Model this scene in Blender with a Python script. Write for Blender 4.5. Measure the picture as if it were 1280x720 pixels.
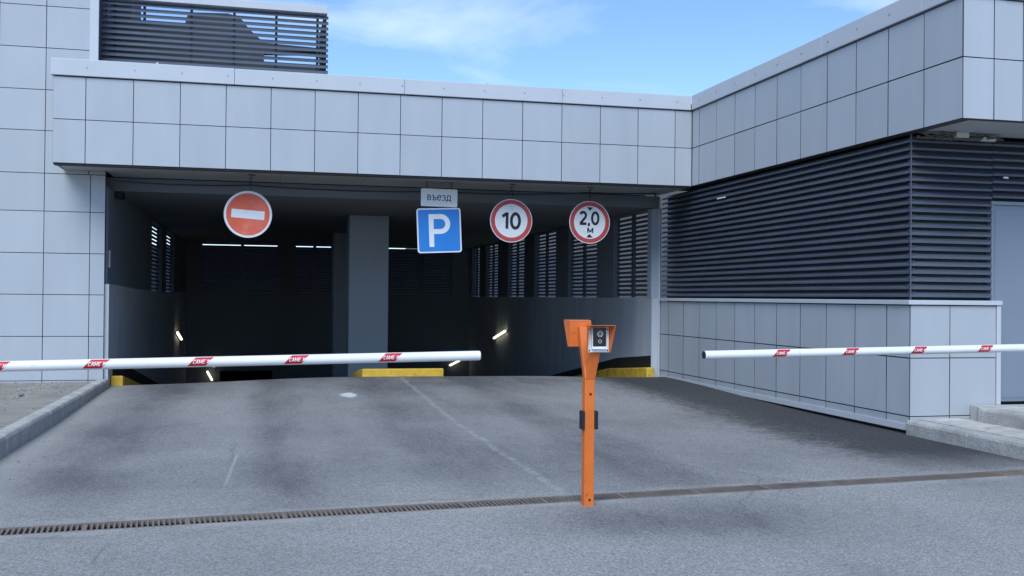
import bpy, bmesh, math, random
from mathutils import Vector, Matrix
random.seed(7)
R = math.radians
for o in list(bpy.data.objects): bpy.data.objects.remove(o)
scene = bpy.context.scene
COL = scene.collection

# ------------------------------------------------------------------ camera
cam_data = bpy.data.cameras.new('camera'); cam = bpy.data.objects.new('camera', cam_data); COL.objects.link(cam)
yaw, pitch, roll = R(13.76101301), R(0.5158911), R(0.53342623)
Fv = Vector((math.sin(yaw)*math.cos(pitch), math.cos(yaw)*math.cos(pitch), math.sin(pitch)))
Rv = Vector((math.cos(yaw), -math.sin(yaw), 0)); Uv = Rv.cross(Fv)
R2 = Rv*math.cos(roll)+Uv*math.sin(roll); U2 = Uv*math.cos(roll)-Rv*math.sin(roll)
m = Matrix((R2, U2, -Fv)).transposed().to_4x4(); m.translation = (0, 0, 1.412)
cam.matrix_world = m
cam_data.sensor_width = 36; cam_data.lens = 36*1283.8/1280
cam_data.clip_start = 0.05; cam_data.clip_end = 6000
scene.camera = cam

# ------------------------------------------------------------------ sky, sun, exposure
SUN_EL, SUN_AZ = R(48), math.atan2(-0.4, -0.9)      # azimuth from +Y towards +X: a veiled sun high behind the viewer
world = bpy.data.worlds.new('World'); scene.world = world; world.use_nodes = True
nt = world.node_tree; nt.nodes.clear()
def wn(t, **k):
    n = nt.nodes.new(t)
    for a, v in k.items(): setattr(n, a, v)
    return n
out = wn('ShaderNodeOutputWorld'); bg = wn('ShaderNodeBackground')
sky = wn('ShaderNodeTexSky', sky_type='NISHITA', sun_disc=False, sun_elevation=SUN_EL, sun_rotation=SUN_AZ,
         altitude=150, air_density=1.0, dust_density=0.1, ozone_density=2.6)
tc = wn('ShaderNodeTexCoord'); mp = wn('ShaderNodeMapping'); mp.inputs['Scale'].default_value = (1.6, 1.6, 6.0)
mp.inputs['Location'].default_value = (1.1, 0.1, 0.2)
nz = wn('ShaderNodeTexNoise'); nz.inputs['Scale'].default_value = 2.2; nz.inputs['Detail'].default_value = 7; nz.inputs['Roughness'].default_value = 0.55
nz.inputs['Distortion'].default_value = 0.5
rp = wn('ShaderNodeValToRGB'); rp.color_ramp.elements[0].position = 0.46; rp.color_ramp.elements[1].position = 0.78
rp.color_ramp.elements[1].color = (0.5, 0.5, 0.5, 1)
mx = wn('ShaderNodeMix', data_type='RGBA'); mx.inputs['B'].default_value = (7.6, 7.4, 7.4, 1)
nt.links.new(tc.outputs['Generated'], mp.inputs['Vector']); nt.links.new(mp.outputs['Vector'], nz.inputs['Vector'])
nt.links.new(nz.outputs['Fac'], rp.inputs['Fac']); nt.links.new(rp.outputs['Color'], mx.inputs['Factor'])
tn = wn('ShaderNodeMix', data_type='RGBA', blend_type='MULTIPLY'); tn.inputs['Factor'].default_value = 1; tn.inputs['B'].default_value = (0.97, 0.915, 1.0, 1)
nt.links.new(sky.outputs['Color'], tn.inputs['A']); nt.links.new(tn.outputs['Result'], mx.inputs['A']); nt.links.new(mx.outputs['Result'], bg.inputs['Color'])
bg.inputs['Strength'].default_value = 0.077
nt.links.new(bg.outputs['Background'], out.inputs['Surface'])
sun_d = bpy.data.lights.new('sun', 'SUN'); sun_d.energy = 1.5; sun_d.angle = R(40); sun_d.color = (1, 0.93, 0.84)
sun = bpy.data.objects.new('sun', sun_d); COL.objects.link(sun)
sd = Vector((math.sin(SUN_AZ)*math.cos(SUN_EL), math.cos(SUN_AZ)*math.cos(SUN_EL), math.sin(SUN_EL)))
sun.rotation_euler = sd.to_track_quat('Z', 'Y').to_euler(); sun.location = sd*60
vs = scene.view_settings; vs.view_transform = 'Standard'; vs.look = 'None'; vs.exposure = 1.22; vs.gamma = 1; vs.use_white_balance = True; vs.white_balance_temperature = 5600; vs.white_balance_tint = 3; vs.use_curve_mapping = False

# ------------------------------------------------------------------ materials
def mat(name, color, rough=0.6, metal=0.0, spec=0.4, var=0.0, vscale=3.0, stretch=(1, 1, 1), bump=0.0, bscale=60, island=0.0, emit=None, fine=0.0, wear=None):
    M = bpy.data.materials.new(name); M.use_nodes = True; t = M.node_tree; N = t.nodes; b = N['Principled BSDF']
    b.inputs['Base Color'].default_value = (*color, 1); b.inputs['Roughness'].default_value = rough
    b.inputs['Metallic'].default_value = metal; b.inputs['Specular IOR Level'].default_value = spec
    g = N.new('ShaderNodeNewGeometry'); pos = g.outputs['Position']
    if var or island or fine:
        mapn = N.new('ShaderNodeMapping'); mapn.inputs['Scale'].default_value = stretch; t.links.new(pos, mapn.inputs['Vector'])
        n = N.new('ShaderNodeTexNoise'); n.inputs['Scale'].default_value = vscale; n.inputs['Detail'].default_value = 6
        t.links.new(mapn.outputs['Vector'], n.inputs['Vector'])
        a = N.new('ShaderNodeMath'); a.operation = 'MULTIPLY_ADD'; a.inputs[1].default_value = 2*var; a.inputs[2].default_value = 1-var
        t.links.new(n.outputs['Fac'], a.inputs[0]); v = a.outputs[0]
        if island:
            c = N.new('ShaderNodeMath'); c.operation = 'MULTIPLY_ADD'; c.inputs[1].default_value = 2*island; c.inputs[2].default_value = 1-island
            t.links.new(g.outputs['Random Per Island'], c.inputs[0])
            d = N.new('ShaderNodeMath'); d.operation = 'MULTIPLY'; t.links.new(v, d.inputs[0]); t.links.new(c.outputs[0], d.inputs[1]); v = d.outputs[0]
        if fine:
            n2 = N.new('ShaderNodeTexNoise'); n2.inputs['Scale'].default_value = bscale; n2.inputs['Detail'].default_value = 3; t.links.new(pos, n2.inputs['Vector'])
            c = N.new('ShaderNodeMath'); c.operation = 'MULTIPLY_ADD'; c.inputs[1].default_value = 2*fine; c.inputs[2].default_value = 1-fine
            t.links.new(n2.outputs['Fac'], c.inputs[0])
            d = N.new('ShaderNodeMath'); d.operation = 'MULTIPLY'; t.links.new(v, d.inputs[0]); t.links.new(c.outputs[0], d.inputs[1]); v = d.outputs[0]
        s = N.new('ShaderNodeVectorMath'); s.operation = 'SCALE'; s.inputs[0].default_value = color; t.links.new(v, s.inputs['Scale'])
        t.links.new(s.outputs[0], b.inputs['Base Color'])
        r_ = N.new('ShaderNodeMath'); r_.operation = 'MULTIPLY_ADD'; r_.inputs[1].default_value = 0.25; r_.inputs[2].default_value = rough-0.125
        t.links.new(n.outputs['Fac'], r_.inputs[0]); t.links.new(r_.outputs[0], b.inputs['Roughness'])
    if wear:                                                        # patches where the coat is worn, scuffed or stained
        wc, wsc, lo, hi, amt = wear; src = b.inputs['Base Color'].links[0].from_socket
        n4 = N.new('ShaderNodeTexNoise'); n4.inputs['Scale'].default_value = wsc; n4.inputs['Detail'].default_value = 8; n4.inputs['Roughness'].default_value = 0.68; t.links.new(pos, n4.inputs['Vector'])
        w1 = N.new('ShaderNodeMapRange'); w1.inputs[1].default_value = lo; w1.inputs[2].default_value = hi; w1.inputs[4].default_value = amt; t.links.new(n4.outputs['Fac'], w1.inputs[0])
        w2 = N.new('ShaderNodeMix'); w2.data_type = 'RGBA'; w2.inputs['B'].default_value = (*wc, 1); t.links.new(w1.outputs[0], w2.inputs['Factor']); t.links.new(src, w2.inputs['A'])
        t.links.new(w2.outputs['Result'], b.inputs['Base Color'])
    if bump:
        n3 = N.new('ShaderNodeTexNoise'); n3.inputs['Scale'].default_value = bscale; n3.inputs['Detail'].default_value = 5; t.links.new(pos, n3.inputs['Vector'])
        bn = N.new('ShaderNodeBump'); bn.inputs['Strength'].default_value = bump; bn.inputs['Distance'].default_value = 0.01
        t.links.new(n3.outputs['Fac'], bn.inputs['Height']); t.links.new(bn.outputs['Normal'], b.inputs['Normal'])
    if emit:
        b.inputs['Emission Color'].default_value = (*emit[0], 1); b.inputs['Emission Strength'].default_value = emit[1]
    return M
M = {}
M['panel'] = mat('aluminium panel', (0.385, 0.408, 0.44), 0.42, spec=0.45, var=0.09, vscale=1.6, stretch=(2.6, 2.6, 0.35), island=0.035, bump=0.05, bscale=4)
M['coping'] = mat('coping metal', (0.48, 0.495, 0.525), 0.4, spec=0.45, var=0.07, vscale=2.5, bump=0.08, bscale=3)
M['reveal'] = mat('dark joint', (0.05, 0.054, 0.062), 0.8)
M['louvre'] = mat('louvre metal', (0.073, 0.086, 0.116), 0.42, spec=0.5, var=0.22, vscale=1.4, stretch=(1, 1, 5), island=0.1, wear=((0.13, 0.13, 0.135), 3, 0.55, 0.75, 0.5))
M['soffit'] = mat('soffit metal', (0.4, 0.41, 0.42), 0.55, var=0.1, vscale=1.5)
M['soffit_edge'] = mat('weathered drip edge', (0.07, 0.066, 0.06), 0.8, var=0.5, vscale=14)
M['wall_paint'] = mat('grey wall paint', (0.165, 0.19, 0.225), 0.7, var=0.12, vscale=1.2, bump=0.15, bscale=40)
M['dado_paint'] = mat('dado plaster', (0.42, 0.45, 0.49), 0.72, var=0.3, vscale=2.2, stretch=(1.5, 1.5, 0.25), bump=0.2, bscale=35)
M['ceiling_paint'] = mat('ceiling paint', (0.17, 0.19, 0.22), 0.8, var=0.15, vscale=0.8)
M['concrete'] = mat('column paint', (0.3, 0.34, 0.39), 0.7, var=0.14, vscale=1.5, stretch=(1, 1, 0.4), bump=0.15, bscale=30)
M['kerb'] = mat('kerb concrete', (0.37, 0.36, 0.34), 0.88, var=0.55, vscale=4.5, bump=0.9, bscale=45, fine=0.35)
M['mortar'] = mat('mortar', (0.42, 0.42, 0.4), 0.9, var=0.2, vscale=9)
M['paver'] = mat('paver', (0.47, 0.45, 0.42), 0.85, var=0.25, vscale=4, island=0.12, bump=0.4, bscale=60, fine=0.15)
M['black_paint'] = mat('black skirting paint', (0.018, 0.018, 0.02), 0.6, var=0.3, vscale=6)
M['yellow'] = mat('yellow kerb paint', (0.62, 0.4, 0.035), 0.65, var=0.35, vscale=7, bump=0.4, bscale=30, fine=0.15, wear=((0.17, 0.14, 0.09), 5.5, 0.5, 0.66, 0.85))
M['orange'] = mat('orange powder coat', (0.6, 0.145, 0.02), 0.42, spec=0.45, var=0.22, vscale=9, stretch=(1, 1, 0.4), bump=0.1, bscale=40, fine=0.1, wear=((0.16, 0.07, 0.035), 16, 0.62, 0.7, 0.75))
M['white_paint'] = mat('white beam paint', (0.76, 0.76, 0.75), 0.34, spec=0.5, var=0.08, vscale=3, stretch=(1, 4, 4), wear=((0.3, 0.29, 0.27), 9, 0.6, 0.75, 0.5))
M['red'] = mat('red film', (0.46, 0.012, 0.022), 0.35, spec=0.5)
M['rubber'] = mat('black rubber', (0.012, 0.012, 0.014), 0.6)
M['black_plastic'] = mat('black plastic', (0.012, 0.013, 0.016), 0.25, spec=0.5)
M['steel_plate'] = mat('pale steel plate', (0.8, 0.8, 0.78), 0.35, spec=0.5, var=0.08, vscale=20)
M['sign_white'] = mat('white sign film', (0.7, 0.71, 0.72), 0.4, spec=0.4, var=0.1, vscale=5, wear=((0.45, 0.43, 0.4), 8, 0.58, 0.72, 0.5))
M['sign_grey'] = mat('weathered white sign film', (0.74, 0.75, 0.75), 0.45, var=0.12, vscale=6)
M['sign_red'] = mat('faded red sign film', (0.62, 0.105, 0.05), 0.45, var=0.3, vscale=5, wear=((0.6, 0.24, 0.2), 4, 0.48, 0.7, 0.6))
M['sign_ring'] = mat('red ring film', (0.42, 0.055, 0.05), 0.45, var=0.12, vscale=6)
M['sign_blue'] = mat('blue sign film', (0.035, 0.185, 0.56), 0.4, var=0.06, vscale=5)
M['sign_black'] = mat('black print', (0.012, 0.013, 0.02), 0.45)
M['sign_back'] = mat('galvanised sign back', (0.3, 0.31, 0.32), 0.5, metal=0.6)
M['wire'] = mat('dark wire', (0.025, 0.025, 0.028), 0.6)
M['door'] = mat('blue grey door paint', (0.19, 0.225, 0.275), 0.5, var=0.08, vscale=2, stretch=(1, 1, 0.4))
M['tube'] = mat('lamp tube', (0.9, 0.85, 0.7), 0.4, emit=((1.0, 0.82, 0.5), 1.3))
M['lamp_body'] = mat('lamp body', (0.5, 0.5, 0.48), 0.5)
M['pvc'] = mat('pale plastic', (0.5, 0.5, 0.47), 0.5, var=0.1, vscale=10)
M['junk'] = mat('old cable bundle', (0.09, 0.085, 0.08), 0.85, var=0.6, vscale=30)
M['beige'] = mat('beige render', (0.2, 0.185, 0.17), 0.85, var=0.1, vscale=1)
M['paper'] = mat('pale scrap', (0.75, 0.75, 0.72), 0.7)
M['stone'] = mat('stone', (0.2, 0.19, 0.18), 0.9, var=0.2, vscale=20)
M['cast_iron'] = mat('rusty cast iron', (0.17, 0.145, 0.125), 0.8, var=0.5, vscale=7, bump=0.4, bscale=80)
M['silt'] = mat('drain silt', (0.26, 0.135, 0.065), 0.95, var=0.5, vscale=12, bump=0.6, bscale=60)
M['void'] = mat('dark channel', (0.015, 0.015, 0.015), 0.9)

def asphalt():
    A = bpy.data.materials.new('worn asphalt'); A.use_nodes = True; t = A.node_tree; N = t.nodes; L = t.links; b = N['Principled BSDF']
    g = N.new('ShaderNodeNewGeometry'); pos = g.outputs['Position']
    sx = N.new('ShaderNodeSeparateXYZ'); L.new(pos, sx.inputs[0])
    def math_(op, a, c=None, d=None):
        n = N.new('ShaderNodeMath'); n.operation = op
        for i, v in enumerate((a, c, d)):
            if v is None: continue
            if isinstance(v, (int, float)): n.inputs[i].default_value = v
            else: L.new(v, n.inputs[i])
        return n.outputs[0]
    def noise(scale, detail=4, stretch=(1, 1, 1), rough=0.55, loc=(0, 0, 0)):
        mp = N.new('ShaderNodeMapping'); mp.inputs['Scale'].default_value = stretch; mp.inputs['Location'].default_value = loc; L.new(pos, mp.inputs['Vector'])
        n = N.new('ShaderNodeTexNoise'); n.inputs['Scale'].default_value = scale; n.inputs['Detail'].default_value = detail; n.inputs['Roughness'].default_value = rough
        L.new(mp.outputs['Vector'], n.inputs['Vector']); return n.outputs['Fac']
    def mr(v, a, c, d=0.0, e=1.0):
        n = N.new('ShaderNodeMapRange'); n.interpolation_type = 'SMOOTHSTEP'
        for i, q in ((1, a), (2, c), (3, d), (4, e)): n.inputs[i].default_value = q
        L.new(v, n.inputs[0]); return n.outputs[0]
    X, Y = sx.outputs[0], sx.outputs[1]
    warp = math_('MULTIPLY_ADD', noise(0.9, 4, (1, 0.3, 1)), 0.9, -0.45)
    Xw = math_('ADD', X, warp)
    # wear lanes across the drive: darkness as a function of X
    cr = N.new('ShaderNodeValToRGB'); cr.color_ramp.interpolation = 'EASE'
    stops = [(-2.2, .10), (-1.75, .5), (-1.3, .75), (-0.8, .3), (-0.3, .22), (0.15, .72), (0.6, .35), (1.1, .25), (1.7, .62), (2.2, .42), (2.7, .35), (3.2, .7),
             (3.9, .3), (4.6, .22), (5.3, .3), (5.9, .62), (6.3, .95), (6.9, 1.0)]
    e = cr.color_ramp.elements
    while len(e) < len(stops): e.new(0.5)
    for el, (x, v) in zip(e, stops): el.position = (x+2.5)/10; el.color = (v, v, v, 1)
    L.new(math_('MULTIPLY_ADD', Xw, 0.1, 0.25), cr.inputs['Fac'])
    lane = cr.outputs['Color']
    lanefade = mr(Y, 6.3, 8.6)                                      # the lanes start past the drain
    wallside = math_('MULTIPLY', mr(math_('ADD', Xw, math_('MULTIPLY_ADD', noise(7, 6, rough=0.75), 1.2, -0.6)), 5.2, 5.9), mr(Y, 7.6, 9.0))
    patch = noise(0.55, 5, (1, 0.8, 1), 0.6, (3, 1, 0))
    big = mr(patch, 0.35, 0.68)
    dark = math_('ADD', math_('MULTIPLY', lane, math_('MULTIPLY_ADD', lanefade, 0.76, 0.1)), math_('MULTIPLY_ADD', big, 0.3, -0.08))
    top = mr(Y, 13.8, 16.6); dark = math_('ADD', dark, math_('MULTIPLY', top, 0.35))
    # dark halo round the foot of the orange post
    dx = math_('MULTIPLY', math_('SUBTRACT', X, 2.6), 0.75); dy = math_('MULTIPLY', math_('SUBTRACT', Y, 6.35), 1.3)
    dd = math_('SQRT', math_('ADD', math_('MULTIPLY', dx, dx), math_('MULTIPLY', dy, dy)))
    halo = mr(math_('ADD', dd, math_('MULTIPLY', warp, 0.6)), 1.1, 0.1); dark = math_('ADD', dark, math_('MULTIPLY', halo, 0.62))
    dark = math_('MULTIPLY', dark, math_('MULTIPLY_ADD', noise(2.6, 7, (1, 0.28, 1), 0.68), 1.5, 0.26))
    dark = math_('MULTIPLY', dark, math_('MULTIPLY_ADD', noise(28, 4, rough=0.7), 1.3, 0.35))
    # pale dust by the kerb, along the drain, the seam between the lanes, a scratch and a paint splash
    kd = math_('MULTIPLY', mr(Xw, -1.55, -2.0), 0.35)
    drain = math_('ABSOLUTE', math_('SUBTRACT', math_('MULTIPLY_ADD', X, -0.0875, Y), 6.955))
    dd2 = math_('MULTIPLY', mr(drain, 0.32, 0.13), mr(noise(3.2, 5, (0.6, 1, 1)), 0.42, 0.68)); dd2 = math_('MULTIPLY', dd2, 0.55)
    seam = math_('ABSOLUTE', math_('ADD', math_('SUBTRACT', X, 2.215), math_('MULTIPLY_ADD', noise(1.3, 3), 0.12, -0.06)))
    seam = math_('MULTIPLY', mr(seam, 0.05, 0.02), mr(Y, 7.2, 7.5)); seam = math_('MULTIPLY', seam, mr(noise(9, 4), 0.3, 0.6)); seam = math_('MULTIPLY', seam, 0.36)
    scr = math_('ABSOLUTE', math_('SUBTRACT', math_('MULTIPLY_ADD', Y, -0.035, X), -0.53)); scr = math_('MULTIPLY', mr(scr, 0.02, 0.006), math_('MULTIPLY', mr(Y, 8.0, 8.3), mr(Y, 9.8, 9.5)))
    scr = math_('MULTIPLY', scr, 0.45)
    px = math_('MULTIPLY', math_('SUBTRACT', X, 1.2), 6.5); py = math_('MULTIPLY', math_('SUBTRACT', Y, 14.35), 3.0)
    sp = math_('SQRT', math_('ADD', math_('MULTIPLY', px, px), math_('MULTIPLY', py, py))); sp = mr(math_('ADD', sp, math_('MULTIPLY', noise(8, 5, rough=0.7), 1.5)), 1.6, 1.25)
    # aggregate
    vo = N.new('ShaderNodeTexVoronoi'); vo.inputs['Scale'].default_value = 115; L.new(pos, vo.inputs['Vector'])
    sc = N.new('ShaderNodeSeparateColor'); L.new(vo.outputs['Color'], sc.inputs[0])
    agg = math_('MULTIPLY_ADD', sc.outputs[0], 0.8, 0.6)
    agg = math_('MULTIPLY', agg, math_('MULTIPLY_ADD', noise(240, 2), 0.7, 0.65))
    agg = math_('MULTIPLY', agg, math_('MULTIPLY_ADD', noise(22, 4, rough=0.7), 0.3, 0.85))
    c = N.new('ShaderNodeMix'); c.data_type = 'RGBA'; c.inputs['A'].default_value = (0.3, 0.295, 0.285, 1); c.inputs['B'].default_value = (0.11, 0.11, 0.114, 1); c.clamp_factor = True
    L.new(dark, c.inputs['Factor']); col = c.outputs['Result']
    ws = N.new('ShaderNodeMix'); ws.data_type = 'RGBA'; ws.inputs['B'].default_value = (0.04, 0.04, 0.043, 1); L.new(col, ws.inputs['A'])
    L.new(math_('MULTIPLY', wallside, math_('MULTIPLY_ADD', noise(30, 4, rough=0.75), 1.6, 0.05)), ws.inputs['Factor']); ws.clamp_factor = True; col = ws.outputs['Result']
    s = N.new('ShaderNodeVectorMath'); s.operation = 'SCALE'; L.new(col, s.inputs[0]); L.new(agg, s.inputs['Scale']); col = s.outputs[0]
    for f, cc in ((math_('ADD', kd, dd2), (0.4, 0.39, 0.37, 1)), (math_('ADD', seam, scr), (0.44, 0.44, 0.43, 1)), (sp, (0.6, 0.6, 0.6, 1))):
        q = N.new('ShaderNodeMix'); q.data_type = 'RGBA'; q.clamp_factor = True; L.new(f, q.inputs['Factor']); L.new(col, q.inputs['A']); q.inputs['B'].default_value = cc; col = q.outputs['Result']
    def vor(scale, feature, warpn, stretch=(1, 1, 1)):
        mp = N.new('ShaderNodeMapping'); mp.inputs['Scale'].default_value = stretch; L.new(pos, mp.inputs['Vector'])
        ad = N.new('ShaderNodeVectorMath'); ad.operation = 'ADD'; L.new(mp.outputs['Vector'], ad.inputs[0]); L.new(warpn, ad.inputs[1])
        v = N.new('ShaderNodeTexVoronoi'); v.feature = feature; v.inputs['Scale'].default_value = scale; L.new(ad.outputs[0], v.inputs['Vector']); return v.outputs['Distance']
    crack = mr(vor(0.42, 'DISTANCE_TO_EDGE', math_('MULTIPLY', noise(3.5, 6, rough=0.7), 0.35), (1, 0.55, 1)), 0.007, 0.002)
    crack = math_('MULTIPLY', crack, mr(noise(0.6, 3, loc=(5, 2, 0)), 0.5, 0.64)); crack = math_('MULTIPLY', crack, 0.3)
    drip = mr(vor(1.7, 'F1', math_('MULTIPLY', noise(14, 3), 0.06)), 0.075, 0.03)
    drip = math_('MULTIPLY', drip, mr(noise(0.8, 2, loc=(1, 7, 0)), 0.46, 0.62)); drip = math_('MULTIPLY', drip, 0.6)
    chip = mr(vor(6.0, 'F1', math_('MULTIPLY', noise(30, 2), 0.03)), 0.07, 0.04); chip = math_('MULTIPLY', chip, mr(noise(1.1, 3, loc=(9, 0, 0)), 0.55, 0.66)); chip = math_('MULTIPLY', chip, 0.55)
    for f, cc in ((crack, (0.05, 0.05, 0.05, 1)), (drip, (0.06, 0.058, 0.056, 1)), (chip, (0.42, 0.41, 0.39, 1))):
        q = N.new('ShaderNodeMix'); q.data_type = 'RGBA'; q.clamp_factor = True; L.new(f, q.inputs['Factor']); L.new(col, q.inputs['A']); q.inputs['B'].default_value = cc; col = q.outputs['Result']
    L.new(col, b.inputs['Base Color']); b.inputs['Roughness'].default_value = 0.82; b.inputs['Specular IOR Level'].default_value = 0.35
    bn = N.new('ShaderNodeBump'); bn.inputs['Strength'].default_value = 0.7; bn.inputs['Distance'].default_value = 0.008
    L.new(agg, bn.inputs['Height']); L.new(bn.outputs['Normal'], b.inputs['Normal'])
    return A
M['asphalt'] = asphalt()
M['ground'] = mat('outer asphalt', (0.13, 0.13, 0.125), 0.85, var=0.3, vscale=0.8)
M['ramp'] = mat('ramp concrete', (0.1, 0.1, 0.1), 0.85, var=0.3, vscale=1.5)
M['grit'] = mat('gritty soil', (0.25, 0.232, 0.2), 0.95, var=0.45, vscale=2.5, bump=1.0, bscale=45, fine=0.35)

# ------------------------------------------------------------------ mesh helpers
class MB:
    def __init__(s): s.v = []; s.f = []; s.mi = []; s.cur = 0
    def add(s, vs, fs):
        k = len(s.v); s.v += [tuple(v) for v in vs]; s.f += [tuple(k+i for i in f) for f in fs]; s.mi += [s.cur]*len(fs)
    def box(s, x0, x1, y0, y1, z0, z1):
        s.add([(x0,y0,z0),(x1,y0,z0),(x1,y1,z0),(x0,y1,z0),(x0,y0,z1),(x1,y0,z1),(x1,y1,z1),(x0,y1,z1)],
              [(0,3,2,1),(4,5,6,7),(0,1,5,4),(1,2,6,5),(2,3,7,6),(3,0,4,7)])
    def prism(s, poly, o, u, v, w, length):              # polygon (a,b) -> o + a*u + b*v, swept along w
        o, u, v, w = map(Vector, (o, u, v, w)); n = len(poly)
        a = [o+u*p[0]+v*p[1] for p in poly]; b = [p+w*length for p in a]
        fs = [tuple(range(n))[::-1], tuple(range(n, 2*n))] + [(i, (i+1) % n, n+(i+1) % n, n+i) for i in range(n)]
        s.add(a+b, fs)
    def tube(s, pts, r, n=10, caps=True):
        pts = [Vector(p) for p in pts]; rings = []
        for i, p in enumerate(pts):
            d = (pts[min(i+1, len(pts)-1)]-pts[max(i-1, 0)]).normalized()
            a = d.cross(Vector((0, 0, 1)))
            if a.length < 1e-3: a = Vector((1, 0, 0))
            a.normalize(); b = a.cross(d)
            rings.append([p+(a*math.cos(2*math.pi*k/n)+b*math.sin(2*math.pi*k/n))*r for k in range(n)])
        vs = [q for g in rings for q in g]; fs = []
        for i in range(len(rings)-1):
            for k in range(n): fs.append((i*n+k, i*n+(k+1) % n, (i+1)*n+(k+1) % n, (i+1)*n+k))
        if caps: fs += [tuple(range(n))[::-1], tuple(range((len(rings)-1)*n, len(rings)*n))]
        s.add(vs, fs)
    def panel(s, o, u, v, n, u0, u1, v0, v1, depth=0.03, gap=0.007, ch=0.0018, tilt=0.0022):
        o, u, v, n = map(Vector, (o, u, v, n)); u0 += gap/2; u1 -= gap/2; v0 += gap/2; v1 -= gap/2
        t = [random.uniform(-tilt, tilt) for _ in range(4)]; cs = [(u0, v0), (u1, v0), (u1, v1), (u0, v1)]
        inn = [(u0+ch, v0+ch), (u1-ch, v0+ch), (u1-ch, v1-ch), (u0+ch, v1-ch)]
        base = random.uniform(-.001, .001)
        vs = [o+u*a+v*b-n*depth for a, b in cs]+[o+u*a+v*b-n*ch for a, b in cs]+[o+u*a+v*b+n*(base+tt) for (a, b), tt in zip(inn, t)]
        fs = [(8, 9, 10, 11)]
        for i in range(4):
            j = (i+1) % 4; fs += [(i, j, 4+j, 4+i), (4+i, 4+j, 8+j, 8+i)]
        s.add(vs, fs); s.mi[-8:] = [1]*8                             # dark returns in the joints
    def slats(s, o, u, n, length, z0, z1, pitch=0.083, prof=None):
        # horizontal louvre blades: u along the wall, n outwards
        prof = prof or [(-0.052, 0.030), (-0.004, -0.004), (-0.004, -0.026), (-0.0, -0.026), (0.0, -0.002), (-0.050, 0.033)]
        k = int((z1-z0)/pitch); st = (z1-z0)/k
        for i in range(k):
            s.prism(prof, Vector(o)+Vector((0, 0, z0+st*(i+0.5))), n, (0, 0, 1), u, length)
    def build(s, name, m_, parent=None, smooth=False, loc=None, bevel=0):
        me = bpy.data.meshes.new(name); me.from_pydata(s.v, [], s.f)
        ms = list(m_) if isinstance(m_, (list, tuple)) else [m_]
        if 1 in s.mi and len(ms) == 1: ms.append(M['reveal'])
        for q in ms: me.materials.append(q)
        for p, i in zip(me.polygons, s.mi): p.material_index = i
        bm = bmesh.new(); bm.from_mesh(me); bmesh.ops.recalc_face_normals(bm, faces=bm.faces); bm.to_mesh(me); bm.free()
        if smooth:
            me.polygons.foreach_set('use_smooth', [True]*len(me.polygons)); me.set_sharp_from_angle(angle=R(35))
        o = bpy.data.objects.new(name, me); COL.objects.link(o)
        if parent is not None: o.parent = parent
        if loc: o.location = loc
        if bevel:
            b = o.modifiers.new('bevel', 'BEVEL'); b.width = bevel; b.segments = 2; b.limit_method = 'ANGLE'
        return o
def tag(o, label, cat=None, group=None, kind=None):
    o['label'] = label
    if cat: o['category'] = cat
    if group: o['group'] = group
    if kind: o['kind'] = kind
    return o
def thing(name, label, cat, loc=(0, 0, 0), rot=(0, 0, 0), group=None):
    o = bpy.data.objects.new(name, None); COL.objects.link(o); o.location = loc; o.rotation_euler = rot; o.empty_display_size = 0.1
    return tag(o, label, cat, group)
def arc(cx, cy, rx, ry, a0, a1, n=16):
    return [(cx+rx*math.cos(R(a0+(a1-a0)*k/n)), cy+ry*math.sin(R(a0+(a1-a0)*k/n))) for k in range(n+1)]
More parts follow.
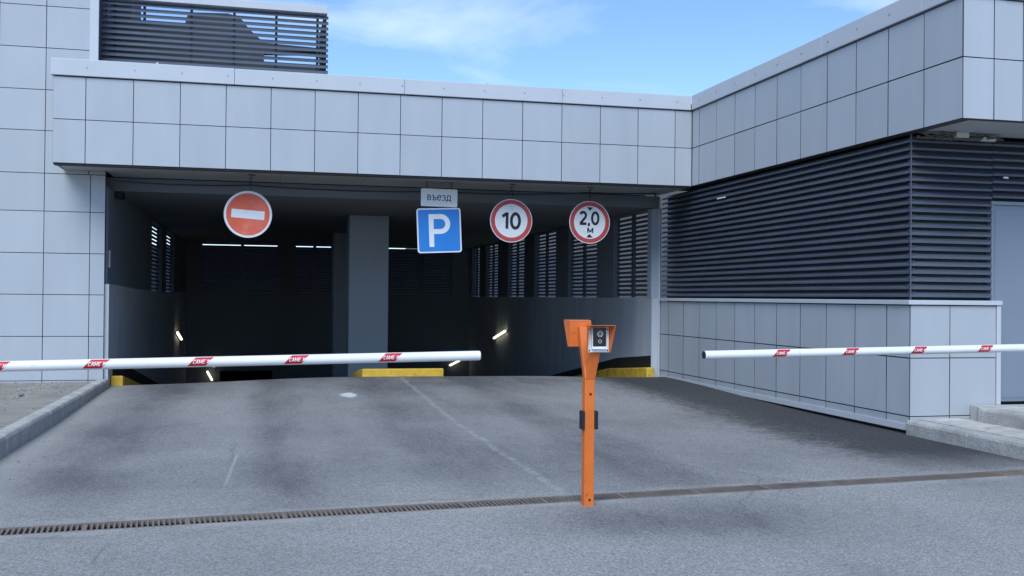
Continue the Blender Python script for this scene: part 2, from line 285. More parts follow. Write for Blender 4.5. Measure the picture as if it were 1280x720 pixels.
# stroke lettering: advance width and polylines in a cell of x-height/cap height 1
GL = {
    '1': (0.52, [[(0.02, 0.74), (0.34, 0.93)], [(0.36, 0.0), (0.36, 1.0)]]),
    '0': (0.74, [arc(0.37, 0.5, 0.29, 0.44, 90, 450, 28)]),
    '2': (0.68, [arc(0.32, 0.69, 0.26, 0.25, 160, -30, 14)+[(0.06, 0.06)], [(0.02, 0.06), (0.64, 0.06)]]),
    ',': (0.28, [[(0.13, 0.13), (0.13, 0.0), (0.07, -0.11)]]),
    '\u043c': (0.98, [[(0.07, 0.0), (0.07, 1.0)], [(0.10, 0.93), (0.46, 0.12)], [(0.46, 0.12), (0.82, 0.93)], [(0.85, 0.0), (0.85, 1.0)]]),
    '\u0432': (0.72, [[(0.07, 0.0), (0.07, 1.0)], [(0.07, 0.94), (0.34, 0.94)]+arc(0.34, 0.74, 0.2, 0.2, 90, -90, 8)+[(0.07, 0.54)], [(0.3, 0.54)]+arc(0.36, 0.30, 0.23, 0.24, 90, -90, 8)+[(0.07, 0.06)]]),
    '\u044a': (0.82, [[(0.0, 0.94), (0.26, 0.94)], [(0.25, 1.0), (0.25, 0.0)], [(0.25, 0.58), (0.48, 0.58)]+arc(0.48, 0.32, 0.24, 0.26, 90, -90, 8)+[(0.25, 0.06)]]),
    '\u0435': (0.80, [[(0.08, 0.53), (0.68, 0.53)], arc(0.38, 0.5, 0.31, 0.45, 2, 318, 22)]),
    '\u0437': (0.68, [arc(0.28, 0.73, 0.24, 0.22, 150, -90, 12), arc(0.29, 0.29, 0.27, 0.24, 90, -150, 12)]),
    '\u0434': (0.84, [[(0.2, 0.94), (0.66, 0.94)], [(0.22, 0.98), (0.17, 0.35), (0.06, 0.06)], [(0.65, 1.0), (0.65, 0.06)], [(-0.02, 0.06), (0.78, 0.06)], [(0.03, 0.06), (0.03, -0.2)], [(0.74, 0.06), (0.74, -0.2)]]),
    'C': (0.78, [arc(0.40, 0.5, 0.32, 0.43, 45, 315, 16)]),
    'A': (0.82, [[(0.02, 0.0), (0.38, 1.0)], [(0.38, 1.0), (0.74, 0.0)], [(0.15, 0.3), (0.61, 0.3)]]),
    'M': (0.98, [[(0.07, 0.0), (0.07, 1.0)], [(0.07, 0.95), (0.43, 0.2)], [(0.43, 0.2), (0.79, 0.95)], [(0.79, 0.0), (0.79, 1.0)]]),
    'E': (0.66, [[(0.07, 0.0), (0.07, 1.0)], [(0.07, 0.93), (0.56, 0.93)], [(0.07, 0.5), (0.5, 0.5)], [(0.07, 0.07), (0.56, 0.07)]]),
}
def text_verts(s, w=None, h=None, stroke=0.13, depth=0.0):
    vs, fs, x = [], [], 0.0
    for chn in s:
        adv, lines = GL[chn]
        for ln in lines:
            ln = [p for a, b in zip(ln, ln[1:]) for n_ in [max(1, int(math.hypot(b[0]-a[0], b[1]-a[1])/0.14))] for p in [(a[0]+(b[0]-a[0])*t/n_, a[1]+(b[1]-a[1])*t/n_) for t in range(n_)]]+[ln[-1]]
            closed = len(ln) > 3 and abs(ln[0][0]-ln[-1][0])+abs(ln[0][1]-ln[-1][1]) < 1e-6
            k = len(vs)
            for i, p in enumerate(ln):
                a = ln[i-1] if i else (ln[-2] if closed else p); b = ln[i+1] if i < len(ln)-1 else (ln[1] if closed else p)
                dx, dy = b[0]-a[0], b[1]-a[1]; q = math.hypot(dx, dy); nx, ny = -dy/q*stroke/2, dx/q*stroke/2
                vs += [(x+p[0]+nx, p[1]+ny), (x+p[0]-nx, p[1]-ny)]
            fs += [(k+2*i, k+2*i+1, k+2*i+3, k+2*i+2) for i in range(len(ln)-1)]
        x += adv+0.06
    x0 = min(v[0] for v in vs); x1 = max(v[0] for v in vs); y0, y1 = 0.0, 1.0
    sy = h/(y1-y0) if h else w/(x1-x0); sx = w/(x1-x0) if w else sy
    return [((a-(x0+x1)/2)*sx, (b-0.5)*sy) for a, b in vs], fs
GZ = -0.045
def sstep(a, b, x):
    t = max(0, min(1, (x-a)/(b-a))); return t*t*(3-2*t)
def ground_z(x, y):
    k = 0.05+0.085*sstep(-2.2, 1.6, x)*(1-0.55*sstep(4.2, 6.6, x))
    return GZ+k*sstep(11.5, 16.6, y)+0.012*math.sin(x*0.9+0.4)*sstep(9, 12, y)*0.5
def drain_y(x): return 6.955+0.0875*x

# ------------------------------------------------------------------ ground and road
g = MB()
xs = [-2500, -60, -2.3, 6.93, 60, 2500]; ys = [-2500, -40, 16.78, 34.2, 90, 2500]
for i in range(5):
    for j in range(5):
        if i == 2 and j in (1, 2): continue                       # the drive and the pit of the ramp
        z = -0.06
        g.add([(xs[i], ys[j], z), (xs[i+1], ys[j], z), (xs[i+1], ys[j+1], z), (xs[i], ys[j+1], z)], [(0, 1, 2, 3)])
tag(g.build('ground', M['ground']), 'wide grey ground around the buildings', kind='structure')
r = MB(); cols = [-2.32+i*(9.28/40) for i in range(41)]
near = [-40, -10, -3, 0, 2, 3.5, 5, 6]; far = [8.5, 9.5, 10.5]+[11.5+0.31*i for i in range(17)]+[16.78]
def strip(rows):
    n = len(cols); k = len(r.v); vs = [v for row in rows for v in row]; fs = []
    for a in range(len(rows)-1):
        for c in range(n-1): fs.append((a*n+c, a*n+c+1, (a+1)*n+c+1, (a+1)*n+c))
    r.add(vs, fs)
strip([[(x, y, GZ) for x in cols] for y in near]+[[(x, drain_y(x)-0.115, GZ) for x in cols]])
strip([[(x, drain_y(x)+0.115, GZ) for x in cols]]+[[(x, y, ground_z(x, y)) for x in cols] for y in far])
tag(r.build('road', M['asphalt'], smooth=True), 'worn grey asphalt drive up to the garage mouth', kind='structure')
SL = 0.14
def ramp_z(x, y):
    t = max(0, y-16.78); return ground_z(x, 16.78)*(1 if t < 0.01 else 1)-SL*t*sstep(-0.6, 1.2, t)
r2 = MB(); rows = [16.78+0.2*i for i in range(12)]+[20, 24, 28, 32, 36, 44, 50]
n = len(cols); r2.add([(x, y, ramp_z(x, y)) for y in rows for x in cols], [(a*n+c, a*n+c+1, (a+1)*n+c+1, (a+1)*n+c) for a in range(len(rows)-1) for c in range(n-1)])
tag(r2.build('ramp_road', M['ramp'], smooth=True), 'dark ramp dropping into the garage behind the crest', kind='structure')
ve = MB(); n = 14; vs = []; fs = []
vx = [-30, -8, -5, -4, -3.4, -3.0, -2.8, -2.6, -2.36]; vy = [-40, -5, 2, 5, 7, 9, 10, 11, 12, 13, 14, 14.8, 15.4, 16.0, 16.44]
for y in vy:
    for x in vx:
        z = 0.10-0.02*sstep(13, 16.4, y)+(0.02*math.sin(x*7+y*3)*math.sin(y*2.3+x) if x > -2.7+0.0 or True else 0)*(0 if x > -2.4 else 1)
        vs.append((x, y, z))
n = len(vx); fs = [(a*n+c, a*n+c+1, (a+1)*n+c+1, (a+1)*n+c) for a in range(len(vy)-1) for c in range(n-1)]
ve.add(vs, fs); tag(ve.build('verge_ground', M['grit'], smooth=True), 'gritty soil strip between kerb and clad wall', kind='structure')
# kerb along the left of the drive
kb = MB(); y = -12.0
prof = [(-0.36, -0.2), (-0.20, -0.2), (-0.20, 0.095), (-0.215, 0.122), (-0.235, 0.13), (-0.345, 0.13), (-0.36, 0.122)]
while y < 16.3:
    y1 = min(y+0.992, 16.42)
    kb.cur = 0; kb.prism([(a+random.uniform(-.003, .003), b) for a, b in prof], (-2.0, y, 0), (1, 0, 0), (0, 0, 1), (0, 1, 0), y1-y)
    kb.cur = 1; kb.prism([(a*0.985-0.004, b-0.006) for a, b in prof], (-2.0, y1, 0), (1, 0, 0), (0, 0, 1), (0, 1, 0), 0.012)
    y = y1+0.012
tag(kb.build('kerb', [M['kerb'], M['mortar']], bevel=0.006), 'weathered concrete kerb between soil strip and drive', kind='structure')
# right-hand pavement: kerb, pavers and a higher kerbed landing in front of the door
rk = MB(); y = 9.862
profr = [(0.0, -0.25), (0.0, 0.075), (0.012, 0.103), (0.035, 0.115), (0.15, 0.115), (0.15, -0.25)]
while y > -10:
    y0 = y-0.992; rk.cur = 0; rk.prism(profr, (6.85, y0, 0), (1, 0, 0), (0, 0, 1), (0, 1, 0), 0.992)
    rk.cur = 1; rk.prism([(a*0.97+0.004, b-0.005) for a, b in profr], (6.85, y0-0.012, 0), (1, 0, 0), (0, 0, 1), (0, 1, 0), 0.012); y = y0-0.012
tag(rk.build('pavement_kerb', [M['kerb'], M['mortar']], bevel=0.006), 'weathered concrete kerb edging the paved step', kind='structure')
pv = MB()
pv.cur = 1; pv.box(7.002, 30, -10, 9.85, -0.2, 0.108); pv.cur = 0
yy = 9.86; row = 0
while yy > 3:
    xx = 7.006-(0.1 if row % 2 else 0)
    while xx < 7.50:
        a, b2 = max(xx, 7.006), min(xx+0.2, 7.498)
        if b2-a > 0.02:
            h = 0.122+random.uniform(-.003, .003); pv.box(a+0.003, b2-0.003, yy-0.097, yy-0.003, 0.09, h)
        xx += 0.2
    yy -= 0.1; row += 1
tag(pv.build('pavement', [M['paver'], M['mortar']]), 'pale paving between kerb and higher step', kind='structure')
lk = MB(); profl = [(0.0, 0.05), (0.0, 0.24), (0.012, 0.268), (0.035, 0.28), (0.15, 0.28), (0.15, 0.05)]
# landing kerb with a rounded end by the wall
lk.prism(profl, (7.50, 3, 0), (1, 0, 0), (0, 0, 1), (0, 1, 0), 6.5)
arc = []
for k in range(7):
    a = k*math.pi/12; arc.append((7.65-0.15*math.cos(a), 9.50+0.15*math.sin(a)))
lk.prism(arc+[(7.65, 9.50)], (0, 0, 0.05), (1, 0, 0), (0, 1, 0), (0, 0, 1), 0.227)
lk.box(7.65, 30, 9.5, 9.65, 0.05, 0.277)
tag(lk.build('landing_kerb', M['kerb'], bevel=0.01), 'upper concrete kerb of the landing by the door', kind='structure')
ld = MB(); yy = 9.86
ld.cur = 1; ld.box(7.652, 30, 3, 9.497, 0.0, 0.262); ld.box(7.66, 30, 9.652, 9.86, 0.0, 0.262); ld.cur = 0; yy = 9.496; row = 0
while yy > 7.5:
    xx = 7.655-(0.1 if row % 2 else 0)
    while xx < 9.5:
        a, b2 = max(xx, 7.655), xx+0.2
        ld.box(a+0.003, b2-0.003, yy-0.097, yy-0.003, 0.25, 0.275+random.uniform(-.002, .002)); xx += 0.2
    yy -= 0.1; row += 1
tag(ld.build('landing_pavement', [M['paver'], M['mortar']]), 'paved landing in front of the grey door', kind='structure')

# ------------------------------------------------------------------ office wing on the left
W = 0.64
ow = thing('office_wing', 'tall grey wing clad in square metal panels left of the garage mouth', 'building', (-3.6, 16.455, 0))
def P(b, name, m_, root, **k):
    """part of a thing: geometry written in world coordinates, moved into the root's space"""
    lx, ly, lz = root.matrix_local.translation if root.rotation_euler == (0, 0, 0) else (0, 0, 0)
    o = b.build(name, m_, root, **k); o.location = (-root.location[0], -root.location[1], -root.location[2]); return o
zr = [-0.2, 0.11, 0.767, 1.389, 2.005, 2.627, 3.19, 3.824, 4.432, 5.056, 5.679, 6.30, 6.93, 7.55, 8.17, 8.79, 9.41]
c = MB()
for iz in range(len(zr)-1):
    z0, z1 = zr[iz], zr[iz+1]; xr = -2.28 if z0 < 3.1 else -2.525; x = -3.133-W*14
    if z0 < 0: z0 = 0.03
    while x < xr-0.01:
        x1 = min(x+W, xr); c.panel((0, 16.455, 0), (1, 0, 0), (0, 0, 1), (0, -1, 0), x, x1, z0, z1); x = x1
c.panel((0, 16.455, 0), (1, 0, 0), (0, 0, 1), (0, -1, 0), -2.525, -2.28, 3.19, 3.252)
P(c, 'cladding_panels', M['panel'], ow)
c = MB(); c.box(-40, -2.415, 16.487, 22, -0.2, 25); c.box(-2.415, -2.29, 16.487, 16.6, -0.2, 3.24); P(c, 'wall_core', M['reveal'], ow)
c = MB(); c.box(-2.53, -2.405, 16.44, 16.486, 4.6, 9.4); P(c, 'corner_trim', M['coping'], ow, bevel=0.004)
c = MB(); c.box(-40, -12.2, 16.44, 16.486, 0, 25); c.box(-12.2, -2.42, 16.44, 16.486, 9.42, 25); P(c, 'upper_wall', M['panel'], ow)

# ------------------------------------------------------------------ entrance canopy over the garage mouth
ec = thing('entrance_canopy', 'long flat panelled canopy spanning the garage mouth', 'canopy', (2, 15.6, 3.25))
Zb, Zm, Zc, Zt = 3.25, 3.8705, 4.4755, 4.72
YF, XR = 15.578, 6.82
c = MB(); js = [-2.87]+[-2.438+W*k for k in range(15)]+[6.816]
for a, b2 in zip(js, js[1:]):
    for z0, z1 in ((Zb, Zm), (Zm, Zc)): c.panel((0, YF, 0), (1, 0, 0), (0, 0, 1), (0, -1, 0), a, b2, z0, z1)
y0 = 15.6
P(c, 'fascia_panels', M['panel'], ec)
c = MB(); c.box(-2.87, -2.84, 15.612, 16.43, Zb, Zc); P(c, 'end_panel', M['panel'], ec)
c = MB(); c.box(-2.838, 6.84, 15.61, 16.43, 3.30, 4.60); c.box(-2.40, 6.84, 16.43, 34.0, 3.30, 4.60); P(c, 'roof_slab', M['reveal'], ec)
c = MB(); x = -2.9
while x < 6.78:
    x1 = min(x+2.5, 6.787); c.box(x, x1-0.004, 15.545, 16.42, 4.488, Zt+random.uniform(-.004, .004)); x = x1
cp = P(c, 'coping', M['coping'], ec, bevel=0.006)
for k in range(15):
    c = MB(); c.tube([(-2.42+W*k, 15.548, 4.61), (-2.42+W*k, 15.540, 4.61)], 0.011, 8); c.build('rivet', M['sign_back'], cp)
for sx in (0.9, 3.4, 5.8):
    c = MB(); c.box(sx-2.4, sx-2.37, 15.60, 15.66, Zt, Zt+0.035); c.build('seam_clip', M['coping'], cp)
c = MB(); c.box(-2.86, 6.80, 15.612, 15.76, 3.228, 3.297); P(c, 'drip_edge', M['soffit_edge'], ec)
c = MB(); c.box(-2.86, -2.272, 15.765, 16.452, 3.25, 3.295); x = -2.268
while x < 6.79:
    x1 = min(x+1.28, 6.88); c.box(x, x1-0.006, 15.765, 17.18, 3.25, 3.295); x = x1
P(c, 'soffit', M['soffit'], ec)

# ------------------------------------------------------------------ side wing on the right
sw = thing('side_wing', 'louvred wing with panelled base and deep roof band right of the drive', 'building', (9.5, 12.5, 0))
XW, YW = 6.8995, 9.8728
c = MB(); js = [15.565, 15.3]; 
while js[-1]-W > 8.95: js.append(js[-1]-W)
js.append(8.918)
for a, b2 in zip(js, js[1:]):
    for z0, z1 in ((Zb, Zm), (Zm, Zc)): c.panel((XR, 0, 0), (0, 1, 0), (0, 0, 1), (-1, 0, 0), b2, a, z0, z1, gap=0.010, depth=0.045)
fj = [6.82, 7.184, 7.53]
while fj[-1] < 13: fj.append(fj[-1]+0.36)
for a, b2 in zip(fj, fj[1:]):
    for z0, z1 in ((Zb, Zm), (Zm, Zc)): c.panel((0, 8.918, 0), (1, 0, 0), (0, 0, 1), (0, -1, 0), a+(0.004 if a < 6.83 else 0), b2, z0, z1)
P(c, 'fascia_panels', M['panel'], sw)
c = MB(); c.box(6.868, 13, 8.952, 17.1, 3.34, 4.60); c.box(7.03, 13, 10.0, 17.1, -0.1, 3.24); P(c, 'wall_core', M['reveal'], sw)
c = MB(); y = 15.54
while y > 8.9:
    y1 = max(y-2.0, 8.885); c.box(6.788, 7.3, y1+0.004, y, 4.488, Zt+random.uniform(-.005, .005)); y = y1
c.box(7.304, 13, 8.885, 9.3, 4.488, Zt)
cp = P(c, 'coping', M['coping'], sw, bevel=0.006)
for k in range(10):
    yy = 15.3-W*(k+0.1); c = MB(); c.tube([(6.79, yy, 4.61), (6.782, yy, 4.61)], 0.011, 8); c.build('rivet', M['sign_back'], cp)
c = MB(); c.box(6.856, 7.0, 9.06, 15.6, 3.262, 3.335); c.box(6.856, 13, 8.956, 9.056, 3.262, 3.335); P(c, 'drip_edge', M['soffit_edge'], sw)
c = MB(); c.box(7.003, 13, 9.06, 9.9, 3.262, 3.335); P(c, 'soffit', M['soffit'], sw)
# base wall: panels, sill, plinth strip
c = MB(); js = [YW]+[YW+0.4279+W*k for k in range(11)]+[17.1]
for a, b2 in zip(js, js[1:]):
    for z0, z1 in ((0.05, 0.148), (0.148, 0.7866), (0.7866, 1.3663)): c.panel((XW, 0, 0), (0, 1, 0), (0, 0, 1), (-1, 0, 0), a, b2, z0, z1, gap=0.010)
for a, b2 in ((XW+0.003, 7.4035), (7.4035, 7.998)):
    for z0, z1 in ((0.05, 0.148), (0.148, 0.7866), (0.7866, 1.3663)): c.panel((0, YW, 0), (1, 0, 0), (0, 0, 1), (0, -1, 0), a, b2, z0, z1)
P(c, 'base_panels', M['panel'], sw)
c = MB(); c.box(6.932, 7.028, 9.905, 17.1, 0.0, 1.36); c.box(7.03, 8.0, 9.905, 9.998, 0.0, 1.36); P(c, 'base_core', M['reveal'], sw)
c = MB(); c.box(6.868, 7.02, 9.845, 17.1, 1.372, 1.423); c.box(7.022, 8.06, 9.845, 9.99, 1.372, 1.423); P(c, 'sill', M['coping'], sw, bevel=0.005)
c = MB(); y = 9.88
while y < 17.0:
    c.box(6.885, 6.93, y, min(y+2.0, 17.1)-0.005, -0.005, 0.062); y += 2.0
P(c, 'plinth_strip', M['coping'], sw)
c = MB(); c.box(8.0, 8.056, 9.862, 9.925, 0.262, 1.37); P(c, 'corner_post', M['coping'], sw, bevel=0.004)
# louvres
c = MB(); c.slats((XW+0.01, YW+0.012, 0), (0, 1, 0), (-1, 0, 0), 7.18, 1.44, 3.225); P(c, 'side_louvre', M['louvre'], sw)
c = MB(); c.slats((XW+0.012, YW+0.01, 0), (1, 0, 0), (0, -1, 0), 1.035, 1.44, 3.225)
P(c, 'front_louvre', M['louvre'], sw)
c = MB(); c.slats((7.955, YW+0.01, 0), (1, 0, 0), (0, -1, 0), 5.0, 2.56, 3.225); P(c, 'front_louvre', M['louvre'], sw)
c = MB(); c.box(XW+0.003, XW+0.016, YW+0.001, YW+0.014, 1.43, 3.24); P(c, 'corner_bead', M['louvre'], sw)
dr = MB(); dr.box(7.985, 9.0, 9.93, 9.98, 0.29, 2.50)
dr.box(8.02, 8.965, 9.926, 9.931, 0.33, 2.46)
d = P(dr, 'door', M['door'], sw); d['label'] = 'plain blue grey metal door above the paved landing'
c = MB(); c.box(7.955, 7.983, 9.905, 9.985, 0.28, 2.54); c.box(9.002, 9.04, 9.905, 9.985, 0.28, 2.54); c.box(7.984, 9.001, 9.905, 9.985, 2.503, 2.54); c.build('door_frame', M['door'], d)
c = MB(); c.tube([(8.9, 9.925, 1.25), (8.9, 9.87, 1.25), (8.78, 9.87, 1.25)], 0.011, 8); c.build('handle', M['steel_plate'], d)

# ------------------------------------------------------------------ garage hall
gh = thing('garage_hall', 'dark garage hall with louvred windows behind the canopy', 'garage', (2.2, 17.2, 0))
XL, XRW, YB, ZC = -2.26, 6.78, 33.5, 3.03
lw = [(23.1, 25.4), (26.6, 29.0)]
rw = [(17.36, 19.28), (20.3, 22.35), (23.35, 25.3), (26.35, 28.2), (29.45, 31.1), (32.05, 33.3)]
bwn = [(-1.78, 0.51), (1.09, 2.2), (4.05, 6.15)]
def comb(a, b, z0, openings):                        # a wall with openings as one outline: piers under a continuous lintel
    zl = ZC-0.04; p = [(a, z0), (a, ZC), (b, ZC), (b, z0)]
    for o0, o1 in reversed(openings): p += [(o1, z0), (o1, zl), (o0, zl), (o0, z0)]
    return p
c = MB(); c.prism(comb(16.61, YB, 1.46, lw), (XL-0.12, 0, 0), (0, 1, 0), (0, 0, 1), (1, 0, 0), 0.12); P(c, 'side_wall', M['wall_paint'], gh)
c = MB(); c.prism(comb(17.12, YB, 1.42, rw), (XRW, 0, 0), (0, 1, 0), (0, 0, 1), (1, 0, 0), 0.14); P(c, 'side_wall', M['wall_paint'], gh)
c = MB(); c.prism(comb(XL-0.12, XRW+0.14, 1.46, bwn), (0, YB+0.002, 0), (1, 0, 0), (0, 0, 1), (0, 1, 0), 0.158); P(c, 'back_wall', M['wall_paint'], gh)
c = MB(); c.prism([(16.5, -0.5), (33.4, -4), (33.4, 1.44), (24, 1.47), (20, 1.50), (17.5, 1.545), (16.5, 1.555)], (XL-0.12, 0, 0), (0, 1, 0), (0, 0, 1), (1, 0, 0), 0.16)
P(c, 'dado_wall', M['dado_paint'], gh)
c = MB(); c.box(XRW-0.04, XRW+0.14, 17.1, 33.4, -4, 1.418); P(c, 'dado_wall', M['dado_paint'], gh)
c = MB(); c.box(-2.4, -1.2, 33.403, 33.7, -4, 1.468); c.box(-1.2, 0.4, 33.403, 33.7, -0.98, 1.468); c.box(0.4, 6.92, 33.403, 33.7, -4, 1.468); P(c, 'dado_wall', M['wall_paint'], gh)
c = MB(); c.box(-2.4, 6.93, 33.72, 50, -0.98, -0.8); c.box(-2.4, -2.2, 33.72, 50, -5, -1.0); c.box(6.8, 7, 33.72, 50, -5, -1); c.box(-2.4, 7, 50, 50.2, -6, -0.8); P(c, 'lower_tunnel', M['wall_paint'], gh)
c = MB(); c.box(XL-0.13, XRW+0.14, 17.2, YB+0.16, ZC+0.002, 3.24)
P(c, 'ceiling', M['ceiling_paint'], gh)
c = MB(); c.box(XRW-0.05, XRW+0.1, 17.105, 17.3, 1.42, 3.0); P(c, 'jamb_post', M['concrete'], gh)
c = MB(); c.box(6.86, 6.883, 17.07, 17.1, -0.02, 3.2); P(c, 'jamb_trim', M['coping'], gh)
sp = [(-0.042, 0.030), (0.0, -0.012), (0.003, -0.010), (-0.039, 0.033)]
spc = [(-0.05, 0.047), (-0.004, -0.010), (-0.004, -0.0325), (0, -0.0325), (0, -0.008), (-0.047, 0.050)]
def hall_window(o, u, nrm, L, z0, z1, mull, gap, prof):
    c = MB(); c.slats(o, u, nrm, L, z0, z1-gap, prof=prof); w_ = P(c, 'window', M['louvre'], gh)
    c = MB(); o, u, nrm = Vector(o), Vector(u), Vector(nrm)
    for q in mull:
        a = o+u*q; c.prism([(-0.05, z0), (0.05, z0), (0.05, z1), (-0.05, z1)], a-nrm*0.10, u, (0, 0, 1), nrm, 0.05)
    c.build('mullion', M['louvre'], w_)
for a, b2 in rw: hall_window((XRW+0.11, a, 0), (0, 1, 0), (1, 0, 0), b2-a, 1.43, ZC-0.04, [(b2-a)*0.45], 0.04, sp)
for a, b2 in lw: hall_window((XL-0.09, a, 0), (0, 1, 0), (-1, 0, 0), b2-a, 1.48, ZC-0.04, [], 0.03, sp)
for a, b2 in bwn: hall_window((a, YB+0.12, 0), (1, 0, 0), (0, 1, 0), b2-a, 1.40, ZC-0.04, [(b2-a)*0.53], 0.035, spc)

# columns
def column(x, y, w, dep, label):
    t = thing('concrete_column', label, 'column', (x, y, 0), group='columns in the garage hall')
    c = MB(); c.box(-w/2, w/2, -dep/2, dep/2, -3.2, ZC-0.002); c.build('shaft', M['concrete'], t, bevel=0.012)
column(2.11, 21.0, 0.79, 0.6, 'broad grey column standing behind the yellow kerb block')
column(2.12, 27.0, 0.6, 0.6, 'darker column standing farther back behind the broad grey one')
# yellow kerb blocks following the ramp
def yellow_block(name, label, poly_x, ys_, h0, drop0):
    c = MB(); x0, x1 = poly_x; n = len(ys_)
    vs = []
    for y in ys_:
        zb = ramp_z((x0+x1)/2, y)-0.25; zt = h0-max(0, y-drop0)*SL*0.95
        vs += [(x0, y, zb), (x1, y, zb), (x1, y, zt), (x0, y, zt)]
    fs = [(3, 2, 1, 0), tuple(4*(n-1)+i for i in range(4))]
    for i in range(n-1):
        for k in range(4): fs.append((4*i+k, 4*i+(k+1) % 4, 4*i+4+(k+1) % 4, 4*i+4+k))
    c.add(vs, fs); o = c.build(name, M['yellow'], bevel=0.018); return tag(o, label, 'kerb block', 'yellow painted kerb blocks')
yellow_block('kerb_block', 'yellow painted kerb block under the broad grey column', (1.64, 3.0), [17.0, 17.6, 18.4, 19.5, 21.4], 0.212, 17.2)
yellow_block('kerb_block', 'yellow kerb block against the left jamb beside the drive kerb', (-2.21, -2.03), [16.72, 17.4, 18.4, 20, 23], 0.155, 16.72)
def rail(name, m_, x0, x1, prof_):
    c = MB(); vs = []
    for y, z in prof_: vs += [(x0, y, z-1.1), (x1, y, z-1.1), (x1, y, z), (x0, y, z)]
    n = len(prof_); fs = [(3, 2, 1, 0), tuple(4*(n-1)+i for i in range(4))]
    for i in range(n-1):
        for k in range(4): fs.append((4*i+k, 4*i+(k+1) % 4, 4*i+4+(k+1) % 4, 4*i+4+k))
    c.add(vs, fs); return c
tag(rail('kerb_block', None, 6.585, 6.735, [(16.92, 0.205), (19.0, 0.045), (20.3, -0.14), (23, -0.55)]).build('kerb_block', M['yellow'], bevel=0.018), 'yellow kerb block against the right jamb below a black skirting', 'kerb block', 'yellow painted kerb blocks')
P(rail('', None, -2.219, -2.212, [(17.0, 0.34), (18.2, 0.25), (20, 0.0), (28, -1.1)]), 'skirting', M['black_paint'], gh)
P(rail('', None, 6.7365, 6.739, [(17.12, 0.40), (18.9, 0.255), (20.9, -0.05), (28, -1.1)]), 'skirting', M['black_paint'], gh)

# ------------------------------------------------------------------ rooftop louvre screen
rs = thing('rooftop_screen', 'dark louvred roof screen above the canopy, sky showing through its slats', 'louvre screen', (-0.7, 16.8, 4.6))
c = MB(); c.slats((-2.42, 16.8, 0), (1, 0, 0), (0, -1, 0), 3.44, 4.62, 5.94, prof=[(-0.05, 0.034), (-0.004, -0.008), (-0.004, -0.027), (0, -0.027), (0, -0.006), (-0.047, 0.037)]); P(c, 'louvre', M['louvre'], rs)
c = MB()
for x in (-2.35, -1.8, -1.1, -0.45, 0.2, 0.85): c.box(x-0.02, x+0.02, 16.86, 16.9, 4.6, 5.94)
P(c, 'post', M['louvre'], rs)
c = MB(); c.slats((0.995, 16.88, 0), (0, 1, 0), (1, 0, 0), 1.4, 4.62, 5.94); P(c, 'louvre', M['louvre'], rs)
c = MB(); c.box(-2.42, 1.0, 16.74, 16.96, 5.95, 6.07); P(c, 'cap', M['coping'], rs, bevel=0.004)
backing = thing('roof_slit_backing', 'dark backing added behind the louvred roof screen to block sky between its slats', 'sky backing', (-1, 18.4, 4.6))  # added backing, its outline cut to close off sky between the slats
c = MB(); poly = [(-2.38, 4.6), (-2.38, 6.36), (-2.14, 6.36), (-2.14, 5.95), (-1.283, 5.98), (-1.233, 6.17), (-0.592, 6.2), (-0.393, 6.15), (-0.231, 5.95), (0.012, 5.74), (0.96, 5.71), (0.96, 5.65), (0.014, 5.6), (0.016, 5.39), (0.96, 5.41), (0.96, 4.6)]
c.prism(poly, (0, 18.1, 0), (1, 0, 0), (0, 0, 1), (0, 1, 0), 0.35); P(c, 'housing', M['reveal'], backing)

# ------------------------------------------------------------------ signs hanging in the mouth
SG = 'traffic signs hanging in the garage mouth'
def disc(r, y, n=48, cx=0, cz=0, th=0.002):
    c = MB(); c.tube([(cx, y, cz), (cx, y-th, cz)], r, n); return c
def ring_mb(r0, r1, y, th=0.002, n=64):
    c = MB(); vs = []
    for k in range(n):
        a = 2*math.pi*k/n
        for rr, yy in ((r0, y), (r1, y), (r1, y-th), (r0, y-th)): vs.append((rr*math.cos(a), yy, rr*math.sin(a)))
    fs = []
    for k in range(n):
        j = (k+1) % n
        for q in range(4): fs.append((4*k+q, 4*k+(q+1) % 4, 4*j+(q+1) % 4, 4*j+q))
    c.add(vs, fs); return c
def rrect(w, h, rad, n=6):
    pts = []
    for cx, cz, a0 in ((w/2-rad, h/2-rad, 0), (-w/2+rad, h/2-rad, 90), (-w/2+rad, -h/2+rad, 180), (w/2-rad, -h/2+rad, 270)):
        for k in range(n+1):
            a = R(a0+90*k/n); pts.append((cx+rad*math.cos(a), cz+rad*math.sin(a)))
    return pts
def plate(poly, y, th):
    c = MB(); c.prism(poly, (0, y, 0), (1, 0, 0), (0, 0, 1), (0, -1, 0), th); return c
def letters(s, y, w=None, h=None, cx=0, cz=0, stroke=0.15, th=0.0015):
    vs, fs = text_verts(s, w, h, stroke); c = MB()
    for q, f in enumerate(fs): c.add([(vs[i][0]+cx, y-th-0.00008*(q % 7), vs[i][1]+cz) for i in f], [(0, 1, 2, 3)])
    return c
def hanger(root, zt, top):
    c = MB(); h = top-root.location[2]
    c.tube([(0, 0.0, zt-0.01), (0.012, 0, zt+(h-zt)*0.35), (-0.012, 0, zt+(h-zt)*0.6), (0.004, 0, h)], 0.006, 6)
    c.tube([(-0.05, 0, h-0.006), (0.06, 0, h-0.006)], 0.008, 6)
    for k in range(3):
        zz = zt+(h-zt)*(0.3+0.2*k); c.tube([(-0.02, 0.0, zz), (0.022, 0, zz+0.03)], 0.007, 6)
    c.build('hanger', M['wire'], root)
def round_sign(name, label, loc, r, rot):
    t = thing(name, label, 'traffic sign', loc, (0, R(rot), 0), SG)
    c = disc(r, 0.004, 64, th=0.006); c.build('back_plate', M['sign_back'], t, smooth=True)
    return t
SY = 16.15
t = round_sign('no_entry_sign', 'round faded red sign with a white horizontal bar', (-0.197, SY, 2.637), 0.358, 4)
